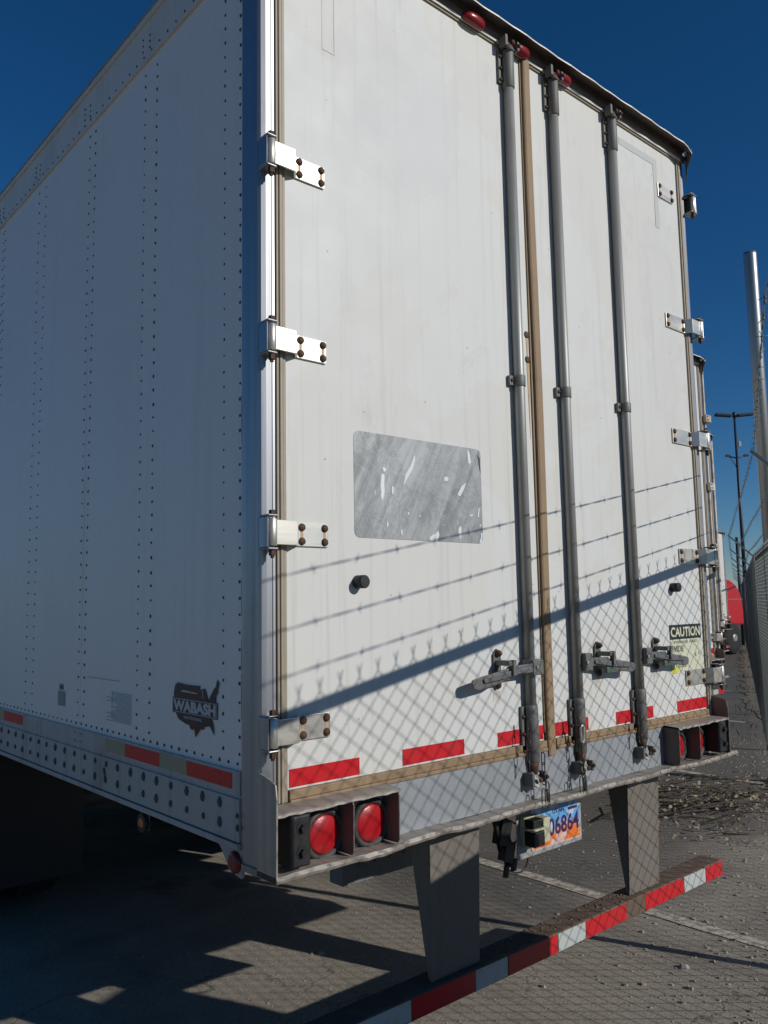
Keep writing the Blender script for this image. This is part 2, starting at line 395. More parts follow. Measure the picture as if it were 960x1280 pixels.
# inner body core (roof + floor + right wall)
T('side').box(.02, W-.003, .11, LEN, 1.22, 4.012).build('body', TR)
ys = [.10, 1.345]+[1.345+1.219*k for k in range(1, 13)]
ys[-1] = LEN
for i in range(len(ys)-1):
    y0, y1 = ys[i], ys[i+1]
    t0 = .006 if i % 2 else .003
    # gently bulged skin between the stud rows
    nY, nZ = 12, 6
    b = T('side'); vs = []
    for a in range(nY+1):
        for c_ in range(nZ+1):
            yy = y0+(y1-y0)*a/nY; zz = 1.272+(3.85-1.272)*c_/nZ
            bulge = -.0035*abs(math.sin(a/nY*math.pi*2))*(1 if 0 < c_ < nZ else 0)*random.uniform(.6, 1.2)
            vs.append((.009-t0*.6+bulge, yy, zz))
    b.add(vs, [(a*(nZ+1)+c_, a*(nZ+1)+c_+1, (a+1)*(nZ+1)+c_+1, (a+1)*(nZ+1)+c_) for a in range(nY) for c_ in range(nZ)], True)
    xb = .009-t0*.6
    b.add([(xb, y0, 1.272), (xb, y0, 3.85), (.02, y0, 3.85), (.02, y0, 1.272)], [(0, 1, 2, 3)])
    if i < 7:
        cols = [y0+.018 if i else .119, (y0+y1)/2-.045, (y0+y1)/2+.05, y1-.02]
        if i == 0: cols = [.119, .213, .715, .815, 1.305]
        zz = []
        for cidx, yy in enumerate(cols):
            st_ = .0505 if cidx != 1 or i else .0505
            k = 0
            z = 1.315+random.uniform(0, .01)
            while z < 3.83:
                zz.append((xb, yy+random.uniform(-.0015, .0015), z+random.uniform(-.003, .003))); z += st_
        y = y0+.03
        while y < y1-.01:
            zz.append((xb, y, 1.29)); y += .052
        rivets(b, zz, 0, .0052 if i else .0062)
        # edge column: bigger dark drips of sealant
        if i == 0:
            if 0: rivets(b, [(xb-.001, .112+random.uniform(-.002, .003), 1.33+k*.0505) for k in range(50)], 0, .0075, .004)
            b.mat('rivet')
            for z in (1.42, 1.56, 1.72, 2.24, 2.30, 1.47):
                b.box(xb-.002, xb+.003, .102, .109, z, z+random.uniform(.05, .12))
    b.build('side_panel', TR)
# top rail with outward lip
b = T('rail'); b.box(-.004, .02, .098, LEN, 3.842, 4.0); b.box(-.012, .02, .098, LEN, 3.998, 4.022)
b.mat('steel_dirty').box(-.016, W, .10, LEN, 4.022, 4.03)
pts = []
y = .15
while y < 7: pts.append((-.004, y, 3.862)); y += .066
for yc in (.76, 1.345, 1.98, 2.56, 3.2, 3.78):
    for zz in (3.88, 3.905, 3.93):
        pts.append((-.004, yc, zz+.0)); pts.append((-.004, yc+.06, zz+.01))
rivets(b, pts, 0, .0055)
b.build('top_rail', TR, bevel=.002)
# lower side rail
b = T('lower_rail')
b.box(-.004, .02, .104, LEN, 1.205, 1.272)
b.box(.0, .02, .104, LEN, 1.195, 1.205)
b.box(-.006, .02, .104, LEN, 1.075, 1.195)
b.prism([(-.006, .104, 1.075), (-.006, .104, 1.055), (-.03, .104, 1.055), (-.03, .104, 1.060)], (0, LEN-.104, 0)) if False else b.box(-.012, .02, .104, LEN, 1.055, 1.072)
pts = []
y = .207; k = 0
while y < 7:
    for zz in (1.172, 1.115):
        pts.append((-.006, y+random.uniform(-.004, .004), zz))
    y += .1045
rivets(b, pts, 0, .0155, .006)
rivets(b, [(-.006, .109, 1.149), (-.006, .109, 1.115)], 0, .010, .006)
rivets(b, [(-.006, 1.05, 1.125), (-.006, 1.06, 1.15), (-.006, 1.055, 1.14)], 0, .011, .005)
pts = [(-.004, yy, z) for yy in (.213, .715, .815, 1.305, 1.36) for z in (1.225, 1.255)]
rivets(b, pts, 0, .004, .003)
b.build('bottom_rail', TR, bevel=.002)
for (y0, y1, m) in ((.142, .42, 'red_side'), (.42, .611, 'cream_tape'), (.611, .883, 'red_side'), (.883, 1.06, 'cream_tape'), (2.0, 2.272, 'red_side'), (2.272, 2.46, 'cream_tape'), (2.46, 2.74, 'red_side')):
    T(m).box(-.0052, -.0042, y0+.001, y1-.001, 1.219, 1.264).build('reflective_tape', TR, label='red reflective tape' if 'red' in m else 'faded yellowish reflective tape')
# rear corner bracket under side rail with round reflector
b = T('lower_rail').prism([(.0, .10, 1.055), (.0, .235, 1.055), (.0, .205, 1.03), (.0, .165, .985), (.0, .10, .975)], (.012, 0, 0))
br = b.build('corner_gusset', TR, bevel=.002)
T('dark_red_lens').lathe((.0, .128, 1.017), (-.014, .128, 1.017), [(0, .031), (.5, .031), (1, .022)], 20).build('reflector', br)
# amber clearance lamp hanging under the rail
b = T('plate_dark').box(.02, .024, .735, .80, .985, 1.055)
lm = b.build('clearance_lamp', TR)
T('amber').lathe((.02, .768, 1.008), (.0, .768, 1.008), [(0, .026), (.4, .025), (1, .008)], 18).build('lens', lm)
T('black').lathe((.022, .768, 1.008), (.006, .768, 1.008), [(0, .034), (1, .032)], 20).build('bezel', lm)
# decals on the side
U = [(.525, 1.454), (.525, 1.473), (.517, 1.495), (.499, 1.503), (.445, 1.499), (.351, 1.5), (.356, 1.488), (.346, 1.489), (.322, 1.494), (.314, 1.485), (.306, 1.47), (.298, 1.456)]
E_ = [(.298, 1.456), (.288, 1.471), (.273, 1.487), (.262, 1.498), (.252, 1.504), (.246, 1.522), (.24, 1.525), (.233, 1.512), (.24, 1.5), (.242, 1.485), (.252, 1.476), (.254, 1.456)]
L_ = [(.512, 1.407), (.494, 1.387), (.448, 1.376), (.42, 1.373), (.409, 1.361), (.398, 1.36), (.387, 1.366), (.378, 1.339), (.368, 1.35), (.349, 1.367), (.328, 1.368), (.323, 1.377), (.287, 1.382), (.261, 1.357), (.269, 1.388), (.277, 1.399), (.282, 1.407)]
b = T('logo_dark')
for P in (U, E_, L_): b.prism([(.0024, yy, zz) for yy, zz in P], (.0008, 0, 0))
b.box(.0022, .003, .243, .534, 1.4055, 1.4555)
b.mat('logo_white').box(.0019, .0022, .2455, .5315, 1.4085, 1.4525)
b.mat('logo_dark').box(.0016, .0019, .2475, .5295, 1.4105, 1.4505)
lg = b.build('maker_decal', TR)
b = T('logo_white').text('WABASH', (.0012, .527, 1.4125), (0, -1, 0), (0, 0, 1), .036, .277, 0, .055)
b.text('NATIONAL', (.0020, .455, 1.391), (0, -1, 0), (0, 0, 1), .0095, .12, 0, .02)
b.prism([(.0020, .478, 1.477), (.0020, .46, 1.481), (.0020, .37, 1.477), (.0020, .37, 1.474), (.0020, .47, 1.475)], (.0003, 0, 0)); b.box(.002, .0023, .331, .334, 1.462, 1.49)
b.build('lettering', lg)
b = T('faded_side2').box(.0022, .003, 1.50, 1.58, 1.345, 1.405); b.box(.0022, .003, 1.52, 1.565, 1.41, 1.435); b.mat('logo_dark').box(.0018, .0022, 1.525, 1.56, 1.415, 1.430); b.build('faded_label', TR)
b = T('faded_side')
for k in range(17): b.box(.0022, .003, .855, .855+random.uniform(.12, .235), 1.33+k*.0065, 1.332+k*.0065)
b.box(.0022, .003, .96, 1.27, 1.478, 1.480); b.box(.0022, .003, 1.02, 1.022, 1.34, 1.44)
b.build('faded_label', TR)

# ---- rear frame
def post(x0, x1, sx):
    b = T('stainless')
    # rounded outer corner
    prof = []
    if sx < 0:
        prof = [(x1, 0.0), (x0+.022, -.002), (x0+.008, .003), (x0+.001, .013), (x0, .03), (x0, .098), (x1, .098)]
    else:
        prof = [(x0, 0.0), (x0, .098), (x1, .098), (x1, .03), (x1-.001, .013), (x1-.008, .003), (x1-.022, -.002)]
    zs = [1.0, 1.33, 2.0, 2.7, 3.4, 4.02]
    n = len(prof); vs = []
    for z in zs:
        for x, y in prof: vs.append((x, y, z))
    b.add(vs, [(i*n+k, i*n+(k+1) % n, (i+1)*n+(k+1) % n, (i+1)*n+k)[::(1 if sx > 0 else -1)] for i in range(len(zs)-1) for k in range(n)], False)
    b.add([vs[k] for k in range(n)], [tuple(range(n))]); b.add([vs[len(vs)-n+k] for k in range(n)], [tuple(range(n))])
    # pressed inner bead
    xb = x1-.010 if sx < 0 else x0+.002
    b.box(xb, xb+.008, -.0035, .002, 1.2, 3.985)
    b.mat('seal_side')
    return b.build('corner_post', TR)
post(.0, .053, -1); post(2.540, 2.592, 1)
# scraped lower corner plates and box ends
for x0, x1 in ((-.006, .0), (2.530, 2.537)):
    b = T('steel_dirty' if x0 < 1 else 'plate_dark')  # right plate takes a darker material to stand for its unlit inner face
    b.prism([(x0, .0 if x0 > 1 else .01, 1.005), (x0, -.088, 1.003), (x0, -.090, 1.225), (x0, -.084, 1.262), (x0, -.06, 1.272), (x0, 0, 1.285)], (x1-x0, 0, 0))
    b.build('end_plate', TR, bevel=.002)
b = T('seal_side')
b.box(.0535, .0625, -.010, .0, 1.19, 3.985); b.box(.064, .075, -.013, .0, 1.19, 3.985); b.box(.076, .088, -.009, .0, 1.19, 3.985)
b.build('door_seal', TR, bevel=.003)
b = T('seal_side')
b.box(2.505, 2.515, -.009, .0, 1.19, 3.985); b.box(2.516, 2.528, -.013, .0, 1.19, 3.985); b.box(2.529, 2.539, -.010, .0, 1.19, 3.985)
b.build('door_seal', TR, bevel=.003)
# header
b = T('steel_dirty')
b.box(.003, 2.589, -.010, .1, 3.988, 4.021)
b.mat('rail').box(.05, 2.54, -.016, -.0105, 3.985, 3.999)
b.mat('plate_dark').box(.004, 2.588, -.020, -.0105, 4.0005, 4.0215)
b.build('header', TR, bevel=.002)
# rain visor: thin folded sheet with wavy lip, drooping at the right corner
b = T('plate_dark'); vs = []; NX = 60
for i in range(NX+1):
    wv = .003*math.sin(i*1.7)+.002*math.sin(i*.61); q = i/NX
    for y, z in ((.0, 4.060), (-.040, 4.050), (-.070+wv, 4.034+wv*.6), (-.077+wv, 4.025+wv*.6), (-.080+wv, 4.028+wv*.6), (-.072+wv, 4.040+wv*.6), (-.040, 4.055), (.0, 4.065)):
        xe = 2.596-.062*min(1, max(0, -y/.08)); x = -.01+(xe+.01)*q
        dz = -.030*max(0, (q-.965)/.035)**2*max(0, -y/.08)
        vs.append((x, y, z+dz))
b.add(vs, [(i*8+k, (i+1)*8+k, (i+1)*8+(k+1) % 8, i*8+(k+1) % 8) for i in range(NX) for k in range(8)])
b.add(vs[:8], [tuple(range(8))]); b.add(vs[-8:], [tuple(range(8))[::-1]])
b.box(.003, 2.589, -.0105, .02, 4.0215, 4.059)
b.prism([(2.537, -.078, 3.995), (2.56, -.04, 3.95), (2.590, -.0125, 3.89), (2.5925, -.011, 4.03), (2.565, -.04, 4.05), (2.540, -.074, 4.03)], (.003, -.002, 0))
b.mat('rail')
vs2 = []
for i in range(NX+1):
    base = vs[i*8+3]; vs2 += [(base[0], base[1]-.0045, base[2]-.001), (base[0], base[1]-.0045, base[2]+.005), (base[0], base[1]+.001, base[2]+.010)]
b.add(vs2, [(i*3+k, (i+1)*3+k, (i+1)*3+k+1, i*3+k+1) for i in range(NX) for k in range(2)])
b.build('rain_visor', TR)
for x in (.965, 1.24, 1.525):
    b = T('marker_red'); vs = []
    NU, NV = 16, 5
    for j in range(NV+1):
        f_ = math.cos(j/NV*math.pi/2)**.6; hh = math.sin(j/NV*math.pi/2)
        for i in range(NU):
            a = 2*math.pi*i/NU; ca, sa = math.cos(a), math.sin(a)
            ca = math.copysign(abs(ca)**.7, ca); sa = math.copysign(abs(sa)**.8, sa)
            vs.append((x+.060*ca*max(f_, .02), -.0212-.030*hh, 4.000+.022*sa*max(f_, .02)))
    b.add(vs, [(j*NU+i, j*NU+(i+1) % NU, (j+1)*NU+(i+1) % NU, (j+1)*NU+i) for j in range(NV) for i in range(NU)], True)
    b.add(vs[-NU:], [tuple(range(NU))]); b.build('marker_lamp', TR)

# ---- doors
def door(x0, x1, tapes):
    b = T('door'); NXd, NZd = 14, 20; vs = []
    for i in range(NXd+1):
        for j in range(NZd+1):
            x = x0+(x1-x0)*i/NXd; z = 1.222+(3.978-1.222)*j/NZd
            e = 0 if i in (0, NXd) or j in (0, NZd) else 1
            vs.append((x, e*random.uniform(-.0006, .0006), z))
    b.add(vs, [(i*(NZd+1)+j, (i+1)*(NZd+1)+j, (i+1)*(NZd+1)+j+1, i*(NZd+1)+j+1) for i in range(NXd) for j in range(NZd)], True)
    b.box(x0, x1, .002, .045, 1.222, 3.978)
    D = b.build('door', TR)
    for a, c_ in tapes: T('red_tape').box(a, c_, -.0016, -.0009, 1.228, 1.279).build('reflective_tape', D)
    return D
DL = door(.0885, 1.262, [(.097, .358), (.538, .825), (1.0, 1.258)])
DR = door(1.322, 2.505, [(1.327, 1.548), (1.745, 2.03), (2.235, 2.50)])
T('seal').box(1.2625, 1.271, -.006, .0, 1.25, 3.985).build('seal_strip', TR)
b = T('seal'); 
zs = [1.165+(3.99-1.165)*i/30 for i in range(31)]
vs = []
for z in zs:
    wv = .003*math.sin(z*3.1)
    vs += [(1.272+wv, -.001, z), (1.272+wv, -.016, z), (1.278+wv, -.020, z), (1.312+wv, -.018, z), (1.321+wv, -.010, z), (1.3215, -.001, z)]
b.add(vs, [(i*6+k, i*6+k+1, (i+1)*6+k+1, (i+1)*6+k) for i in range(30) for k in range(5)]); b.add(vs[:6], [(0, 1, 2, 3, 4, 5)]); b.add(vs[-6:], [(0, 1, 2, 3, 4, 5)])
b.build('seal_strip', TR)
b = T('seal'); b.box(.092, 1.268, -.012, .03, 1.196, 1.2215); b.box(.092, 1.268, -.016, .03, 1.183, 1.196)
b.box(1.326, 2.503, -.012, .03, 1.196, 1.2215); b.box(1.326, 2.503, -.016, .03, 1.183, 1.196); b.build('bottom_seal', TR, bevel=.003)
b = T('seal_side'); b.box(.092, 1.26, -.008, .0, 3.9785, 3.9845); b.box(1.326, 2.503, -.008, .0, 3.9785, 3.9845); b.build('top_seal', TR)
# placard (bare aluminium patch with rounded corners)
def rrect(x0, x1, z0, z1, r, n=5):
    P = []
    for cx, cz, a0 in ((x1-r, z0+r, -90), (x1-r, z1-r, 0), (x0+r, z1-r, 90), (x0+r, z0+r, 180)):
        for k in range(n+1):
            a = R(a0+90*k/n); P.append((cx+r*math.cos(a), cz+r*math.sin(a)))
    return P
b = T('placard').prism([(x, -.0016, z) for x, z in rrect(.352, .953, 1.958, 2.304, .022)], (0, .0012, 0)); b.build('bare_metal_patch', DL)
FLAKES = [
[(0.618, 2.251), (0.599, 2.212), (0.574, 2.178), (0.563, 2.136), (0.578, 2.16), (0.608, 2.199), (0.622, 2.238)] ,
[(0.87, 2.175), (0.845, 2.159), (0.824, 2.128), (0.838, 2.122), (0.862, 2.155)] ,
[(0.761, 2.187), (0.781, 2.187), (0.778, 2.173), (0.757, 2.172)] ,
[(0.513, 2.137), (0.522, 2.13), (0.517, 2.106), (0.51, 2.11)] ,
[(0.579, 2.05), (0.591, 2.051), (0.585, 2.04)] ,
[(0.632, 2.044), (0.641, 2.042), (0.635, 2.036)] ,
[(0.486, 2.02), (0.496, 2.005), (0.488, 1.995)] ,
[(0.932, 2.084), (0.939, 2.088), (0.934, 2.055), (0.926, 2.053)] ,
[(0.886, 2.062), (0.907, 2.059), (0.888, 2.053)] ,
[(0.94, 1.997), (0.951, 1.995), (0.945, 1.961), (0.932, 1.96), (0.942, 1.983)] ,
[(0.547, 1.992), (0.556, 1.988), (0.554, 1.968), (0.549, 1.979)] ,
]
for P in FLAKES: T('flake').prism([(x, -.0028, z) for x, z in P], (0, .001, 0)).build('paint_flake', DL)
b = T('label_black').prism([(.935, -.0024, 2.285), (.948, -.0024, 2.27), (.950, -.0024, 2.215), (.944, -.0024, 2.235), (.940, -.0024, 2.265)], (0, .0006, 0))
b.build('torn_edge', DL)
b = T('tape_clear').box(.243, .247, -.0013, -.0009, 3.57, 3.97); b.box(.293, .297, -.0013, -.0009, 3.57, 3.97); b.box(.243, .297, -.0013, -.0009, 3.566, 3.57); b.build('tape_mark', DL)
b = T('tape_clear').box(2.285, 2.322, -.0013, -.0009, 3.562, 3.92); b.box(1.99, 2.285, -.0013, -.0009, 3.885, 3.92); b.build('tape_mark', DR)
# rust spots with runs
b = T('rust')
for z in (2.802, 2.70): b.dome((1.249, 0, z), (0, -1, 0), .0155, .006, 12)
b.mat('ruststain').prism([(1.243, -.0015, 2.80), (1.256, -.0015, 2.80), (1.254, -.0015, 2.71), (1.247, -.0015, 2.71)], (0, .0008, 0))
b.prism([(1.243, -.0015, 2.69), (1.257, -.0015, 2.69), (1.256, -.0015, 2.55), (1.250, -.0015, 2.38)], (0, .0008, 0)); b.build('rust_spot', DL)
# door hold-back bumpers
def bumper(x, z, D):
    b = T('rubber').lathe((x, 0, z), (x, -.04, z), [(0, .021), (.9, .021), (1, .018)], 20)
    b.mat('black').lathe((x, -.040, z), (x, -.0405, z), [(0, .011), (1, .010)], 8); b.build('rubber_stop', D)
bumper(.361, 1.817, DL); bumper(2.245, 1.797, DR)
# caution label
b = T('label_black').box(2.203, 2.484, -.0018, -.001, 1.558, 1.625)
b.mat('label_cream').box(2.203, 2.484, -.0018, -.001, 1.412, 1.5575)
b.text('CAUTION', (2.211, -.0024, 1.569), (1, 0, 0), (0, 0, 1), .045, .264, 0, .03)
b.mat('faded_print').text('SWINGS AND', (2.228, -.0024, 1.538), (1, 0, 0), (0, 0, 1), .014, .22, 0, .03)
b.text('WIDE', (2.215, -.0024, 1.500), (1, 0, 0), (0, 0, 1), .029, .10, 0, .05)
b.text('ESS', (2.262, -.0024, 1.428), (1, 0, 0), (0, 0, 1), .020, .075, 0, .04)
b.prism([(2.42, -.0023, 1.47), (2.432, -.0023, 1.475), (2.428, -.0023, 1.492), (2.418, -.0023, 1.487)], (0, .0004, 0)); b.prism([(2.452, -.0023, 1.478), (2.462, -.0023, 1.483), (2.458, -.0023, 1.50), (2.450, -.0023, 1.49)], (0, .0004, 0))
b.mat('label_yellow').prism([(2.206, -.0022, 1.408), (2.255, -.0022, 1.404), (2.268, -.0022, 1.422), (2.235, -.0022, 1.436), (2.21, -.0022, 1.43)], (0, .0004, 0))
b.build('caution_label', DR)

# ---- hinges
def hinge(D, z, xk, xa, xe, broken=False, tilt=0):
    """xk barrel x, xa strap begin, xe strap far end"""
    s_ = 1 if xe > xk else -1
    b = T('hinge')
    lo, hi = z-.036, z+.036
    if not broken:
        xm = xk+s_*.085
        # raised leaf from barrel, joggled down to the door skin
        P = [(xk+s_*.008, -.040), (xm, -.040), (xm+s_*.022, -.0075), (xe, -.0075), (xe, -.0015), (xm+s_*.019, -.0015), (xm-s_*.004, -.034), (xk+s_*.008, -.034)]
    else:
        xm = xa
        P = [(xa, -.0075), (xe, -.0075), (xe, -.0015), (xa, -.0015)]
    b.prism([(x, y, lo) for x, y in P], (0, 0, hi-lo))
    H = b.build('hinge', TR, bevel=.0015); H['zc'] = z
    xs_ = (xm+s_*.036, xe-s_*.014) if not broken else (xa+s_*.012, xe-s_*.014)
    for x in xs_:
        for dz in (-.021, .021): T('rust').dome((x, -.0075, z+dz), (0, -1, 0), .0125, .010, 12).build('bolt', H)
    for x in xs_: T('ruststain').box(x-.0045, x+.0045, -.0082, -.0076, z-.03, z+.03).build('rust_stain', H)
    b = T('hinge').lathe((xk, -.032, z-.040), (xk, -.032, z+.040), [(0, .0125), (.02, .014), (.98, .014), (1, .0125)], 18); b.build('barrel', H)
    # U bracket welded on the post
    b = T('stainless')
    x0, x1 = sorted((xk-s_*.022, xk+s_*(.012 if s_ > 0 else .034)))
    b.box(x0, x1, -.046, .004, z+.045, z+.051); b.box(x0, x1, -.046, .004, z-.051, z-.045)
    xo = xk-s_*.022
    b.box(min(xo, xo+s_*.005), max(xo, xo+s_*.005), -.040, .004, z-.045, z+.045)
    b.build('bracket', H, bevel=.003)
    if broken: T('black').box(2.585, 2.60, -.03, .004, z-.04, z+.04).build('bent_leaf', H)
    b = T('rust').lathe((xk, -.032, z-.075), (xk, -.032, z-.051), [(0, .006), (.3, .006), (.31, .011), (1, .011)], 6, False).build('nut', H)
    b = T('rust').lathe((xk, -.032, z+.051), (xk, -.032, z+.064), [(0, .011), (1, .010)], 6, False); b.build('pin', H)
for z in (3.81, 3.113, 2.535, 1.958, 1.392): hinge(DL, z, .022, 0, .242)
for z in (3.10, 2.525, 1.945, 1.378): hinge(DR, z, 2.600, 0, 2.322)
hinge(DR, 3.765, 2.603, 2.452, 2.314, True)

# ---- lock rods
def link(b, c, L, wd, r, plane):
    """oval chain link, plane vector u horizontal"""
    c = Vector(c); u = Vector(plane); P = []
    for k in range(14):
        a = 2*math.pi*k/14
        P.append(c+u*(wd*math.cos(a))+Vector((0, 0, 1))*((L-wd)*math.copysign(1, math.sin(a))*(abs(math.sin(a)) > .05)+wd*math.sin(a)))
    b.tube(P, r, 6, True)
def lockrod(D, x, top, handle):
    YR = -.0225
    b = T('galv').cyl((x, YR, 1.20), (x, YR, 3.93), .0205, 24)
    L = b.build('lock_rod', TR)
    # sleeves
    for z0, z1 in ((1.155, 1.365), (3.80, 3.965)):
        b = T('collar').lathe((x, YR, z0), (x, YR, z1), [(0, .021), (.03, .0255), (.94, .0255), (1, .023)], 20)
        b.box(x-.043, x-.026, -.012, -.002, z0+.02, z1-.005)
        b.mat('rust')
        for k in (.2, .5, .8): b.dome((x-.035, -.012, z0+(z1-z0)*k), (0, -1, 0), .008, .009, 8)
        b.build('collar', L)
    b = T('rust').lathe((x, YR, 1.115), (x, YR, 1.158), [(0, .015), (.5, .018), (1, .024)], 14)
    b.build('rod_end', L)
    # cams + keepers
    for s2, z in ((1, 1.105), (-1, 3.985)):
        b = T('galv' if s2 > 0 else 'plate_dark')
        b.prism([(x-.030, -.052, z-.024), (x-.012, -.058, z-.034), (x+.016, -.05, z-.026), (x+.030, -.04, z-.012), (x+.026, -.03, z+.014), (x-.006, -.028, z+.026), (x-.028, -.034, z+.014)], (0, .014, 0))
        b.mat('collar').box(x-.038, x+.036, -.024, -.011 if s2 > 0 else -.0205, z-.030, z-.012) ; b.box(x-.046, x-.032, -.055, -.011 if s2 > 0 else -.021, z-.026, z+.02); b.box(x+.028, x+.040, -.055, -.011 if s2 > 0 else -.021, z-.02, z+.018)
        b.mat('rust').dome((x+.034, -.055, z), (0, -1, 0), .009, .010, 8); b.dome((x-.008, -.06, z-.005), (0, -1, 0), .011, .008, 8)
        b.build('cam_keeper', L, bevel=.002)
    # mid guide
    b = T('collar').lathe((x, YR, 2.572), (x, YR, 2.615), [(0, .0245), (1, .0245)], 20)
    b.box(x-.048, x-.018, -.016, -.002, 2.574, 2.613); b.mat('rust').dome((x-.036, -.016, 2.594), (0, -1, 0), .008, .008, 8)
    b.build('guide_bracket', L, bevel=.0015)
    if handle:
        d_, grip = handle
        z = 1.503
        b = T('collar'); b.box(x-.030, x+.030, -.066, -.012, z-.028, z+.028) if d_ < 0 else b.box(x+.004, x+.050, -.064, -.012, z-.034, z+.034)
        b.mat('galv').dome((x+.010*d_, -.066, z), (0, -1, 0), .009, .007, 10)
        b.build('handle_hub', L, bevel=.004)
        b = T('handle')
        e = x+d_*.355
        P0 = [(x+d_*.02, z+.016), (x+d_*.16, z+.013), (x+d_*.17, z+.005), (x+d_*.30, z-.013), (x+d_*.348, z-.022), (e, z-.032), (e-d_*.004, z-.052), (e-d_*.03, z-.058), (x+d_*.22, z-.046), (x+d_*.14, z-.018), (x+d_*.02, z-.017)]
        b.prism([(px, -.062, pz) for px, pz in P0], (0, .011, 0))
        b.prism([(px, -.070, pz) for px, pz in [(x+d_*.06, z+.006), (x+d_*.27, z-.010), (x+d_*.305, z-.022), (x+d_*.30, z-.036), (x+d_*.19, z-.028), (x+d_*.06, z-.008)]], (0, .008, 0))
        if d_ > 0: b.mat('green_box').box(x+.15, x+.25, -.060, -.050, z-.052, z-.030)
        b.build('handle', L, bevel=.003)
        xr = x+d_*.165
        b = T('collar')
        b.prism([(xr-.020, -.010, z-.055), (xr, -.010, z-.072), (xr+.020, -.010, z-.055), (xr+.020, -.010, z+.055), (xr, -.010, z+.075), (xr-.020, -.010, z+.055)], (0, .008, 0))
        b.box(xr-.016, xr+.016, -.060, -.010, z-.034, z-.022); b.box(xr-.012, xr+.014, -.075, -.010, z+.016, z+.034); b.box(xr+.006, xr+.022, -.080, -.060, z-.02, z+.036)
        b.mat('rust').dome((xr, -.010, z+.058), (0, -1, 0), .014, .022, 8); b.dome((xr, -.010, z-.056), (0, -1, 0), .013, .012, 8)
        b.build('handle_catch', L, bevel=.002)
        b = T('ruststain')
        for k in range(5): xx = xr-.014+.007*k; b.prism([(xx, -.0014, z-.075), (xx+.0012, -.0014, z-.075), (xx+(k-2)*.003, -.0014, z-.075-random.uniform(.03, .055))], (0, .0006, 0))
        b.build('rust_run', L)
    return L
L1 = lockrod(DL, 1.166, 0, (-1, 0)); L2 = lockrod(DR, 1.459, 0, (1, 0)); L3 = lockrod(DR, 1.898, 0, (1, 0))
b = T('chain')
for i in range(5): link(b, (1.112-.004*i, -.055, 1.30-i*.036), .022, .008, .0022, (1, 0, 0) if i % 2 else (0, 1, 0))
for i in range(3): link(b, (1.19, -.05, 1.17-i*.036), .022, .008, .0022, (1, 0, 0) if i % 2 else (0, 1, 0))
link(b, (1.165, -.066, 1.035), .034, .010, .0022, (1, 0, 0)); link(b, (1.192, -.064, 1.07), .018, .009, .0026, (1, 0, 0)); link(b, (1.194, -.064, 1.03), .03, .005, .004, (1, 0, 0))
b.build('safety_chain', L1)
b = T('chain')
for i in range(6): link(b, (1.402+.003*i, -.058, 1.28-i*.036), .022, .009, .0026, (1, 0, 0) if i % 2 else (0, 1, 0))
link(b, (1.395, -.066, 1.045), .034, .010, .0022, (1, 0, 0)); link(b, (1.415, -.064, 1.075), .018, .009, .0026, (1, 0, 0)); link(b, (1.422, -.064, 1.04), .032, .006, .0035, (1, 0, 0)); 
b.mat('hinge'); link(b, (1.412, -.068, 1.235), .032, .010, .0045, (1, 0, 0))
b.build('safety_chain', L2)
b = T('chain')
for i in range(3): link(b, (1.835, -.055, 1.24-i*.036), .022, .008, .0025, (1, 0, 0) if i % 2 else (0, 1, 0))
b.build('safety_chain', L3)

# ---- rear sill with light boxes
b = T('sill').box(.003, 2.589, -.0105, .10, 1.0215, 1.182); SILL = b.build('rear_sill', TR)
b = T('lip'); vs = []; NX = 90
for i in range(NX+1):
    x = -.006+2.604*i/NX
    wv = .003*math.sin(i*.9)+.0025*random.uniform(-1, 1); dpt = .088 if x < .46 or x > 2.06 else .070+.006*math.sin(x*4)
    zz = .0025*math.sin(i*.37)+.0015*random.uniform(-1, 1)
    for y, z in ((-.0108, 1.021), (-dpt+.012, 1.020), (-dpt, 1.023), (-dpt-.003+wv, 1.012), (-dpt+wv, 1.004), (.09, 1.004), (.09, 1.021)): vs.append((x, y, z+zz*(y < 0)))
b.add(vs, [(i*7+k, (i+1)*7+k, (i+1)*7+(k+1) % 7, i*7+(k+1) % 7) for i in range(NX) for k in range(7)]); b.add(vs[:7], [tuple(range(7))]); b.add(vs[-7:], [tuple(range(7))])
b.build('sill_lip', SILL)
